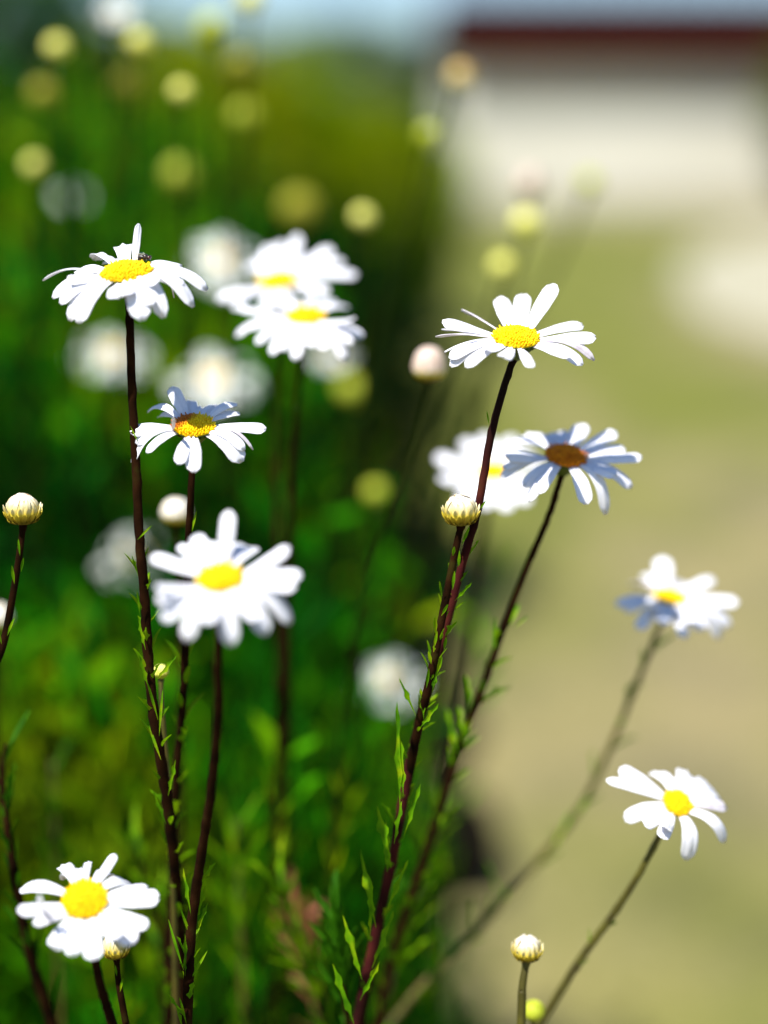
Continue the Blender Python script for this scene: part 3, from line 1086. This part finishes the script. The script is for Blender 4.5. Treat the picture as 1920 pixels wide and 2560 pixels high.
B = dict(c=(316, 683, .545), ratio=.47, lean=-.05, rd=61, R=200, nf=330, dome=.5, sr=12,
         stem=[(322, 740, .548), (326, 850, .55), (331, 1000, .551), (341, 1180, .552), (349, 1350, .553), (362, 1500, .556), (370, 1640, .558), (385, 1790, .56),
               (412, 1960, .568), (432, 2120, .578), (445, 2260, .59), (455, 2420, .60), (460, 2560, .61)],
         petals=[(106, 703, 15, .4, {'lift': .3, 'roll': .5}), (131, 747, 32, .4, {'lift': .2}), (150, 762, 34, .6), (174, 806, 34, .8), (196, 808, 42, .9), (300, 744, 60, 1, {'b': .8}),
                 (356, 801, 48, 1, {'lift': .25}), (378, 766, 30, .9), (410, 797, 38, .7, {'lift': .35}), (484, 768, 34, .5, {'lift': .3}), (518, 726, 34, .1, {'lift': .25}),
                 (455, 668, 40, .8), (435, 745, 14, -.5, {'lift': .4, 'm': 'petal_edge'}), (236, 648, 34, 1, {'lift': .25, 'roll': .5}), (309, 628, 42, 1, {'lift': .5}),
                 (347, 559, 17, .35, {'straight': 1, 'roll': .8, 'cup': .1}), (188, 684, 38, .5), (165, 700, 30, .4), (265, 660, 30, 1), (400, 700, 40, .6), (270, 655, 34, 1), (460, 720, 36, .3)],
         leaves=[(.60, .86, 40, .009)],
         hand=[(343, 1350, 378, 1315, .551, 9), (345, 1440, 331, 1385, .551, 9), (350, 1540, 343, 1478, .553, 9), (364, 1625, 347, 1555, .554, 14), (371, 1720, 350, 1640, .556, 15),
               (326, 1065, 342, 1100, .549, 6), (392, 1700, 440, 1640, .556, 18), (395, 1800, 370, 1700, .558, 12), (398, 1840, 405, 1730, .558, 12), (403, 1900, 372, 1820, .56, 12),
               (420, 1990, 440, 1900, .562, 16), (415, 2060, 385, 1980, .564, 14)])
daisy(B, 'drooping daisy with a fly and one thin upright petal, top left', group=N_)

M['disc_patch'] = shaded_disc(P(447, 1056, .555)-ROOT_L, .0088)  # shade on the left florets, put into their colour
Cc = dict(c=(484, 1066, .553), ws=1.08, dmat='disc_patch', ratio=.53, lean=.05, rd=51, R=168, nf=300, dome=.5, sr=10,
          stem=[(481, 1120, .555), (478, 1220, .557), (472, 1340, .562), (468, 1480, .568), (463, 1620, .575), (455, 1780, .585), (440, 1950, .597), (430, 2150, .61), (425, 2400, .62), (420, 2560, .625)],
          petals=[(329, 1161, 30, .3, {'lift': .25}), (340, 1112, 32, .3, {'lift': .25}), (326, 1080, 36, .3), (370, 1030, 24, .9, {'lift': .35}), (429, 966, 34, .7, {'straight': 1}),
                  (470, 1003, 38, 1), (503, 1020, 34, 1), (592, 1010, 24, .9, {'lift': .3}), (597, 1033, 30, .8), (665, 1073, 38, .2), (633, 1125, 9, .2, {'lift': .35, 'm': 'petal_edge'}),
                  (611, 1126, 28, .5, {'lift': .3}), (604, 1156, 46, .6, {'lift': .15}), (484, 1181, 36, 1), (447, 1161, 30, 1), (400, 1042, 34, .8), (545, 1015, 34, 1), (366, 1132, 26, .5),
                  (434, 1046, 9, -.9, {'straight': 1, 'm': 'petal_edge', 'b': 1.02, 'az': 3.5})],
          leaves=[(.60, .82, 30, .012)], hand=[(462, 1600, 445, 1500, .572, 20), (480, 1330, 488, 1280, .56, 10)])
daisy(Cc, 'daisy with lavender back petals, touching the thick stem below the fly', group=N_)

D = dict(c=(551, 1447, .487), ws=.92, ratio=.56, lean=.0, rd=56, R=195, nf=200, sr=12,
         stem=[(545, 1510, .492), (543, 1640, .50), (546, 1760, .51), (538, 1880, .522), (525, 2000, .532), (503, 2140, .543), (488, 2240, .55), (475, 2360, .553), (468, 2560, .555)],
         petals=[(375, 1390, 42), (450, 1361, 44), (486, 1336, 46), (572, 1275, 42, .8, {'lift': .3, 'straight': 1}), (604, 1358, 44), (722, 1366, 40, .6), (758, 1438, 46), (727, 1562, 46),
                 (667, 1588, 50), (578, 1615, 50), (466, 1603, 48), (409, 1554, 48), (388, 1470, 42), (392, 1505, 42), (529, 1353, 44), (740, 1470, 42), (640, 1550, 40), (520, 1560, 44), (640, 1370, 42), (430, 1420, 40)],
         leaves=[(.58, .73, 20, .009)],
         hand=[(523, 2005, 533, 1900, .535, 13), (497, 2210, 535, 2160, .548, 9+8), (503, 2120, 530, 2050, .548, 10), (478, 2290, 458, 2180, .55, 14), (490, 2300, 510, 2220, .552, 22),
               (480, 2350, 452, 2270, .552, 12), (492, 2330, 515, 2265, .553, 14), (459, 2425, 421, 2310, .553, 12), (476, 2450, 512, 2385, .553, 12), (464, 2545, 423, 2490, .553, 14),
               (466, 2560, 450, 2490, .553, 11), (463, 2440, 466, 2330, .552, 13)])
daisy(D, 'large blurred daisy facing the viewer, nearest of all, on a bare brown stem', group=N_)

E = dict(c=(212, 2250, .523), ws=1.0, ratio=.68, lean=.10, rd=54, R=185, nf=260, sr=11, root=Vector((-.13, .6, 0)),
         stem=[(232, 2330, .525), (242, 2420, .53), (262, 2500, .533), (290, 2590, .54)],
         petals=[(50, 2225, 36), (44, 2276, 38), (82, 2312, 26, .7), (131, 2374, 46), (178, 2394, 40), (236, 2400, 50), (338, 2356, 50), (370, 2316, 38), (400, 2243, 48), (371, 2218, 22, .6),
                 (290, 2133, 26, .8, {'straight': 1}), (223, 2155, 19, 1), (152, 2168, 34), (277, 2195, 36), (160, 2200, 30), (100, 2240, 42), (330, 2220, 36), (300, 2340, 38), (190, 2188, 28)],
         leaves=[(.40, .66, 8, .016)])
daisy(E, 'daisy with a split front fringe in the bottom left corner', group=N_)

Ff = dict(c=(1414, 1142, .583), ws=1.05, ratio=.52, lean=.12, rd=49, R=190, nf=260, dome=.55, dmat='disc_old', sr=10, root=ROOT_R,
          stem=[(1400, 1205, .585), (1372, 1290, .59), (1325, 1400, .597), (1270, 1540, .605), (1218, 1690, .614), (1165, 1830, .622), (1110, 1990, .63), (1050, 2180, .64), (985, 2380, .65), (950, 2560, .655)],
          petals=[(1250, 1197, 26, .3), (1308, 1220, 28, .6), (1346, 1235, 28, .8), (1322, 1256, 26, .8), (1466, 1263, 36, .8), (1514, 1288, 34, .5, {'lift': .2}), (1582, 1222, 40, .4),
                  (1608, 1143, 34, .2), (1541, 1080, 36, .8), (1459, 1057, 44, .9, {'straight': 1}), (1408, 1078, 40, 1), (1378, 1086, 36, 1), (1317, 1085, 40, .9), (1284, 1098, 36, .8),
                  (1262, 1140, 36, .4), (1565, 1120, 34, .5), (1540, 1190, 34, .5), (1255, 1170, 28, .3), (1340, 1090, 36, .9)],
          leaves=[(.60, .82, 26, .012)], hand=[(1180, 1760, 1165, 1690, .615, 18), (1160, 1850, 1150, 1770, .615, 20), (1145, 1900, 1120, 1780, .62, 22), (1155, 1870, 1175, 1800, .62, 16), (1285, 1570, 1320, 1540, .60, 7)])
daisy(Ff, 'daisy with a rust brown centre and blue shadow on its left petals', group=N_)

G = dict(c=(1232, 1180, .71), ratio=.6, lean=-.05, rd=38, R=152, nf=120, sr=7.5, root=Vector((.02, .85, 0)),
         stem=[(1225, 1240, .715), (1205, 1400, .73), (1170, 1650, .75), (1120, 1950, .78), (1060, 2300, .8), (1020, 2560, .82)],
         petals=[(1088, 1140, 34), (1098, 1200, 34), (1160, 1098, 34), (1212, 1085, 34), (1150, 1245, 34), (1212, 1272, 34), (1270, 1280, 34), (1322, 1262, 34), (1352, 1205, 34),
                 (1335, 1130, 34), (1282, 1090, 34), (1112, 1172, 34), (1370, 1168, 32), (1180, 1260, 34), (1300, 1110, 30)],
         leaves=[(.3, .7, 20, .018)])
daisy(G, 'very blurred daisy half hidden behind the brown-centred one', group=N_)

H = dict(c=(697, 705, .69), ws=.88, ratio=.5, lean=-.12, rd=46, R=178, nf=120, sr=8.5, root=Vector((-.06, .78, 0)),
         stem=[(690, 770, .692), (688, 900, .694), (690, 1100, .70), (695, 1400, .70), (700, 1750, .71), (690, 2100, .73), (680, 2560, .76)],
         petals=[(544, 750, 38), (583, 775, 34), (620, 664, 34), (645, 640, 36), (668, 615, 42), (744, 586, 36), (827, 620, 50), (895, 688, 40), (820, 730, 36), (778, 640, 40), (590, 720, 38),
                 (860, 650, 34), (660, 775, 36), (720, 768, 36), (700, 605, 36)],
         leaves=[(.3, .68, 22, .02)])
daisy(H, 'upper one of the two overlapping blurred daisies left of centre', group=N_)
I = dict(c=(765, 793, .64), ws=.88, ratio=.47, lean=.02, rd=46, R=168, nf=120, sr=8.5, root=Vector((-.03, .80, 0)),
         stem=[(762, 860, .645), (748, 960, .655), (730, 1150, .67), (722, 1400, .68), (715, 1750, .70), (720, 2100, .73), (730, 2560, .76)],
         petals=[(588, 843, 34), (640, 861, 30), (678, 889, 34), (738, 901, 36), (811, 875, 40), (862, 901, 34), (908, 843, 34), (888, 796, 34), (835, 750, 34), (596, 772, 30), (666, 755, 34),
                 (722, 748, 34), (780, 868, 34), (880, 860, 30), (870, 770, 34), (615, 820, 34), (780, 742, 30), (705, 880, 30)],
         leaves=[(.3, .68, 22, .02)])
daisy(I, 'lower one of the two overlapping blurred daisies left of centre', group=N_)

J = dict(c=(1674, 1494, .65), ratio=.42, lean=.12, rd=37, R=155, nf=160, sr=8.5, smat='stem_green', root=Vector((.0, .72, 0)),
         stem=[(1655, 1545, .651), (1620, 1640, .66), (1575, 1750, .67), (1520, 1880, .68), (1450, 2020, .69), (1360, 2135, .70), (1260, 2250, .70), (1150, 2370, .695), (1050, 2470, .69), (960, 2580, .685)],
         petals=[(1537, 1514, 28, .4), (1560, 1530, 28, .4), (1594, 1577, 32), (1655, 1561, 34), (1710, 1596, 30), (1798, 1596, 40, .7), (1826, 1570, 36), (1846, 1505, 36), (1782, 1445, 34),
                 (1655, 1393, 42, .7, {'straight': 1}), (1611, 1436, 34), (1578, 1462, 26, 1, {'m': 'petal_edge', 'roll': .6}), (1705, 1455, 30), (1740, 1560, 38), (1760, 1580, 36), (1620, 1510, 30)],
         leaves=[(.62, .80, 20, .012)], hand=[(1380, 2125, 1430, 2030, .69, 14), (1250, 2240, 1215, 2150, .695, 14), (1180, 2340, 1180, 2240, .69, 14), (1100, 2430, 1090, 2320, .685, 18), (1440, 2040, 1470, 1990, .68, 12)])
daisy(J, 'small blurred daisy with one tall back petal on a long arching stem', group=N_)

K = dict(c=(1693, 2008, .582), ratio=.74, lean=.35, rd=36, R=150, nf=220, sr=9.5, smat='stem_green', root=Vector((.06, .70, 0)),
         stem=[(1652, 2085, .586), (1600, 2180, .592), (1530, 2290, .60), (1450, 2400, .606), (1350, 2560, .612)],
         petals=[(1516, 1950, 22, .3), (1548, 1923, 40, .5), (1630, 1933, 36), (1713, 1930, 46), (1785, 1976, 38), (1816, 2020, 26, .6, {'m': 'petal_edge'}), (1812, 2108, 28, .4, {'lift': .45}),
                 (1716, 2152, 36, .7, {'lift': .3}), (1655, 2096, 30, .9), (1610, 2062, 30), (1559, 2050, 34, .4), (1680, 1952, 30), (1800, 2000, 28), (1760, 1950, 26), (1668, 2070, 32)],
         leaves=[(.62, .72, 6, .008)])
daisy(K, 'daisy with gappy curling petals and tilted face at the lower right', group=N_)

# ------------------------------------------------------------------ buds
BG = 'closed buds among the daisies'
bud(dict(c=(57, 1275, .553), r=41, stem=[(56, 1315, .553), (48, 1390, .554), (30, 1500, .555), (8, 1610, .557), (-30, 1720, .56), (-50, 1900, .57)], root=Vector((-.16, .66, 0)), sr=8,
         hand=[(50, 1390, 45, 1350, .551, 6), (36, 1460, 30, 1415, .551, 8), (18, 1590, 32, 1548, .552, 7), (4, 1610, -8, 1560, .552, 8), (52, 1430, 60, 1395, .552, 7)]),
    'sharp cream bud with yellow-green bracts near the left edge', BG)
bud(dict(c=(1152, 1278, .551), r=41, lean=-.06, root=ROOT_R+Vector((-.01, 0, 0)), sr=9, leaves=[(.62, .84, 26, .0065)],
         stem=[(1146, 1320, .552), (1140, 1370, .553), (1120, 1470, .553), (1100, 1570, .554), (1085, 1650, .555), (1068, 1730, .558), (1045, 1820, .565), (1010, 2000, .58), (960, 2250, .59), (900, 2560, .60)],
         hand=[(1104, 1490, 1098, 1450, .551, 6), (1103, 1540, 1122, 1508, .551, 7), (1131, 1475, 1136, 1430, .551, 8), (1089, 1585, 1087, 1540, .551, 10), (1078, 1660, 1072, 1632, .552, 9),
               (1132, 1390, 1136, 1365, .551, 8), (1155, 1360, 1172, 1320, .552, 8), (1100, 1600, 1108, 1578, .552, 8), (1092, 1685, 1105, 1640, .554, 10), (1066, 1720, 1072, 1670, .554, 8), (1085, 1620, 1092, 1580, .552, 8)]),
    'sharp cream bud whose tip curls, beside the maroon stem right of centre', BG)
bud(dict(c=(1318, 2372, .572), r=34, root=Vector((.045, .68, 0)), sr=9, smat='stem_green', stem=[(1312, 2410, .572), (1306, 2470, .573), (1303, 2560, .575)]),
    'small cream bud on a short grey-green stem at the bottom right', BG)
bud(dict(c=(1335, 2525, .60), r=28, root=Vector((.055, .68, 0)), sr=7, pmat='bud_lime', cmat='bud_lime', smat='stem_green', stem=[(1330, 2555, .60), (1325, 2600, .60)], det=False),
    'tiny lime green bud at the bottom edge right of centre', BG)
bud(dict(c=(440, 1277, .645), r=38, root=Vector((-.11, .76, 0)), sr=7, stem=[(446, 1320, .645), (452, 1450, .65), (455, 1700, .66), (450, 2000, .68), (445, 2560, .7)], det=False, leaves=[(.3, .7, 14, .016)]),
    'blurred cream bud tucked behind the stem above the large daisy', BG)
bud(dict(c=(1073, 915, .64), r=42, h=1.15, root=Vector((-.0, .80, 0)), sr=5, pmat='bud_pink', stem=[(1072, 965, .642), (1050, 1050, .65), (1020, 1150, .655), (965, 1300, .665), (905, 1500, .68), (860, 1750, .70), (830, 2100, .72), (815, 2560, .74)],
         det=False, leaves=[(.3, .7, 16, .016)], smat='stem_wild'),
    'blurred pink-tipped bud at the centre, left of the sharp daisy', BG)
bud(dict(c=(290, 2368, .552), r=31, h=1.1, root=Vector((-.12, .64, 0)), sr=7, stem=[(293, 2405, .552), (297, 2460, .553), (315, 2560, .556)],
         hand=[(292, 2440, 288, 2415, .551, 6), (300, 2480, 305, 2450, .551, 6)]),
    'half-open brown and white bud under the bottom left daisy', BG)
bud(dict(c=(402, 1678, .572), r=20, root=Vector((-.10, .67, 0)), sr=6, pmat='bud_yellow', cmat='bud_lime', smat='stem_green', stem=[(402, 1700, .572), (405, 1770, .572), (415, 1900, .575), (430, 2100, .58), (440, 2560, .60)], det=False),
    'tiny yellow bud between two stems below the large daisy', BG)
bud(dict(c=(-8, 1540, .66), r=38, root=Vector((-.2, .76, 0)), sr=7, stem=[(-5, 1590, .66), (-10, 1800, .665), (-20, 2300, .68)], det=False),
    'blurred cream bud cut off by the left edge', BG)

FB = 'blurred buds in the background'
fb = [(143, 115, .87, 34, 'bud_yellow', 'bright yellow blurred bud in the top left corner'),
      (350, 105, .88, 35, 'bud_yellow', 'pale yellow blurred bud under the pinkish daisy at the top'),
      (530, 66, 1.0, 36, 'bud_lime', 'faint lime blurred bud near the top edge'),
      (625, -4, .92, 34, 'bud_yellow', 'pale blurred bud cut by the top edge, left of the sky gap'),
      (108, 232, 1.02, 38, 'bud_olive', 'faint olive blurred bud below the top left corner one'),
      (322, 212, 1.02, 38, 'bud_olive', 'dull olive blurred bud left of the brightest bud'),
      (454, 226, .86, 36, 'bud_yellow', 'brightest yellow blurred bud of the upper left'),
      (607, 165, 1.03, 38, 'bud_olive', 'faint olive blurred bud right of the brightest bud'),
      (612, 285, 1.0, 38, 'bud_lime', 'faint green blurred bud, lower right of the brightest bud'),
      (85, 410, .90, 32, 'bud_yellow', 'yellow blurred bud at the left edge above the fly'),
      (447, 432, 1.05, 38, 'bud_lime', 'faint green blurred bud above the white blurred daisies'),
      (750, 518, 1.12, 42, 'bud_olive', 'very faint brown blurred bud above the paired daisies'),
      (908, 540, .86, 36, 'bud_yellow', 'bright yellow blurred bud right of the paired daisies'),
      (1070, 335, .90, 34, 'bud_lime', 'lime blurred bud against the corner of the white wall'),
      (1152, 188, .93, 36, 'bud_buff', 'buff blurred bud in front of the dark roof'),
      (1316, 555, .90, 34, 'bud_yellow', 'yellow-green blurred bud below the pink one at the wall'),
      (1256, 662, .88, 34, 'bud_yellow', 'olive yellow blurred bud above the sharp right daisy'),
      (878, 970, 1.0, 34, 'bud_lime', 'dim olive blurred bud in the dark foliage at the centre'),
      (938, 1227, .90, 32, 'bud_lime', 'yellow-green blurred bud below the centre of the picture'),
      (1325, 462, .95, 34, 'bud_pink', 'pale pink blurred bud with a brown base before the white wall'),
      (1475, 455, 1.0, 28, 'bud_lime', 'faint greenish blurred bud right of the pink one')]
for i, (px, py, d, r, mt, lab) in enumerate(fb):
    rr_ = random.Random(i)
    lean_x = {1325: -60, 1316: -90, 1256: -120, 1475: -150, 1152: -90, 1070: -80}.get(px, rr_.uniform(-25, 25))
    x0 = P(px, py, d)
    rootx = min(.0, x0.x-.02+rr_.uniform(-.04, .04)) if px > 1000 else x0.x+rr_.uniform(-.04, .04)
    stm = [(px, py+r, d), (px+lean_x*.6, py+220, d+.005), (px+lean_x*1.7, py+520, d+.01), (px+lean_x*2.4, py+820, d+.02)]
    bud(dict(c=(px, py, d), lean=rr_.uniform(-.5, .5), ratio=rr_.uniform(.1, .6), r=r*d/.87*rr_.uniform(.74, .96), root=Vector((rootx, x0.y+.03, 0)), sr=5, pmat=mt, cmat='bud_olive' if mt in ('bud_olive', 'bud_pink') else ('bud_lime' if mt == 'bud_lime' else 'bud_yellow'),
             smat='stem_wild', stem=stm, det=False, h=1.3 if mt == 'bud_pink' else .8), lab, FB)

FD = 'blurred white daisies in the background'
fd = [(560, 650, 1.02, 170, .75, 0, 'round blurred white daisy behind the tip of the fly-visited one'),
      (285, 885, 1.05, 170, .6, .1, 'blurred off-white daisy behind the tall left stem'),
      (535, 945, 1.02, 190, .7, -.1, 'largest blurred white daisy, above the lavender-petalled one'),
      (345, 1392, 1.0, 180, .75, 0, 'dim blurred white daisy left of the large one'),
      (980, 1702, .93, 150, .9, 0, 'lone blurred white daisy low in the centre by the dark gap'),
      (290, 28, 1.0, 90, .6, 0, 'pinkish blurred daisy at the top edge on the left'),
      (180, 490, 1.2, 80, .5, 0, 'faint whitish blurred daisy in the left foliage above the fly'),
      (830, 890, 1.05, 90, .5, 0, 'faint pale daisy peeking out under the paired ones')]
for i, (px, py, d, wpx, ra, ln, lab) in enumerate(fd):
    x0 = P(px, py, d)
    bloom_far(px, py, d, wpx, ra, ln, lab, Vector((x0.x+random.uniform(-.03, .03), x0.y+.03, 0)), FD, seed=i+1)


# ------------------------------------------------------------------ leafy shoots without flowers
def shoot(name, pix, root_pt, label, n, le, mat='leaf', sr=10, smat='stem', z0=.45, wf=.13, grp='leafy shoots low in the bed'):
    root = empty(name, root_pt)
    tag(root, label, 'plant shoot', grp)
    c = stem_curve(pix, root_pt)
    d = pix[0][2]
    V, F = tube(c, [sr*d/FPX*(.35+.8*min(1, i/len(c)*2)) for i in range(len(c))], 8)
    build('stem', V, F, M[smat], root, root_pt)
    V, F = leaf_row(c, z0, 1.2, n, le, seed=int(pix[0][0])+5, wfac=wf, spread=.4)
    build('foliage', V, F, M[mat], root, root_pt)


shoot('leafy_shoot', [(15, 1860, .60), (5, 1950, .60), (20, 2090, .598), (45, 2230, .60), (80, 2400, .61), (130, 2560, .62)], Vector((-.13, .68, 0)), 'brown leafy shoot leaning along the left edge', 34, .017, 'leaf_dark', 13)
shoot('leafy_shoot', [(330, 2100, .66), (365, 2200, .66), (400, 2320, .665), (420, 2560, .67)], Vector((-.1, .74, 0)), 'short blurred leafy shoot between the bottom left daisy and the bare stem', 20, .02, 'leaf', 9)
shoot('leafy_shoot', [(738, 2300, .70), (755, 2370, .70), (770, 2450, .70), (800, 2580, .70)], Vector((-.03, .70, 0)), 'reddish pink shoot at the bottom centre', 24, .020, 'leaf_pink', 8, 'stem_green', .6, .28)
shoot('leafy_shoot', [(690, 2180, .64), (730, 2330, .645), (790, 2480, .65), (820, 2580, .65)], Vector((-.03, .74, 0)), 'yellow-green leafy shoot left of the pink one', 44, .020, 'leaf', 8, 'stem', .5)
shoot('leafy_shoot', [(830, 2280, .60), (850, 2400, .60), (870, 2560, .605)], Vector((-.015, .70, 0)), 'dark spiky shoot at the foot of the maroon stem', 50, .018, 'leaf_dark', 8)
shoot('leafy_shoot', [(1110, 2030, .665), (1060, 2180, .665), (1000, 2360, .66), (950, 2560, .66)], Vector((.0, .74, 0)), 'blurred olive shoot right of the maroon stem, low down', 56, .018, 'leaf', 9, 'stem_maroon')
shoot('leafy_shoot', [(990, 2240, .66), (965, 2380, .66), (930, 2560, .66)], Vector((-.01, .75, 0)), 'low feathery shoot leaning over the pale ground', 56, .019, 'leaf_dark', 8, 'stem')
shoot('leafy_shoot', [(590, 2050, .69), (600, 2250, .69), (610, 2560, .70)], Vector((-.06, .78, 0)), 'blurred green shoot right of the bare brown stem', 30, .022, 'leaf', 8, 'stem_green', .4)
shoot('leafy_shoot', [(130, 1900, .72), (140, 2150, .72), (150, 2560, .73)], Vector((-.16, .80, 0)), 'blurred shoot behind the bottom left daisy', 30, .022, 'leaf_dark', 8, 'stem_green', .4)

# ------------------------------------------------------------------ the fly on the upper left daisy
fs = .553/FPX
fc = P(359, 645, .552)
root = empty('fly', fc)
tag(root, 'small black fly sitting on the yellow centre of the upper left daisy', 'fly')
mb = noise_mat('fly_body', [(.3, (.004, .003, .003)), (.6, (.03, .015, .008))], 900, .3, spec=.6)
me_ = noise_mat('fly_eye', [(.3, (.05, .01, .006)), (.7, (.09, .02, .01))], 900, .2, spec=.6)
mwing, n_, b_, o_ = new_mat('fly_wing')
b_.inputs['Base Color'].default_value = (.35, .36, .30, 1)
b_.inputs['Alpha'].default_value = .45
b_.inputs['Roughness'].default_value = .2
ax = cv(1, -.05, -.25).normalized()      # head to the right
upv = cv(0, .95, -.3).normalized()
sd_ = ax.cross(upv).normalized()
prof = [(-18, 1), (-16, 4.5), (-11, 7.5), (-5, 8), (-1, 5.5), (1, 6.5), (5, 9), (9, 8), (11.5, 4), (13, 5), (16, 7), (18.5, 5), (20, 1)]
pts = [fc+ax*(a*fs)+upv*(1.5*math.sin((a+18)/38*3.1)*fs) for a, _ in prof]
V, F = tube(pts, [r*fs for _, r in prof], 14)
build('body', V, F, mb, root, fc)
for sgn in (-1, 1):
    bm = bmesh.new()
    bmesh.ops.create_uvsphere(bm, u_segments=12, v_segments=8, radius=3.6*fs)
    V = [v.co + fc + ax*16.5*fs + sd_*sgn*4.6*fs + upv*2*fs for v in bm.verts]
    F = [tuple(v.index for v in f.verts) for f in bm.faces]
    bm.free()
    build('eye', V, F, me_, root, fc)
    b0 = fc + ax*5*fs + upv*8*fs + sd_*sgn*3*fs
    build('wing', *leaf_geo(b0, -ax*1+sd_*sgn*.35+upv*.12, upv, 25*fs, 10*fs, .05, 0, 8), mwing, root, fc)
    for k, (a0, a1) in enumerate(((9, 15), (5, 5), (1, -7))):
        p0 = fc+ax*a0*fs+sd_*sgn*5*fs-upv*4*fs
        p1 = fc+ax*(a0+a1)/2*fs+sd_*sgn*13*fs-upv*1*fs
        p2 = fc+ax*a1*fs+sd_*sgn*14*fs-upv*13*fs
        V, F = tube([p0, p1, p2], [1.0*fs, .8*fs, .5*fs], 6)
        build('leg', V, F, mb, root, fc)
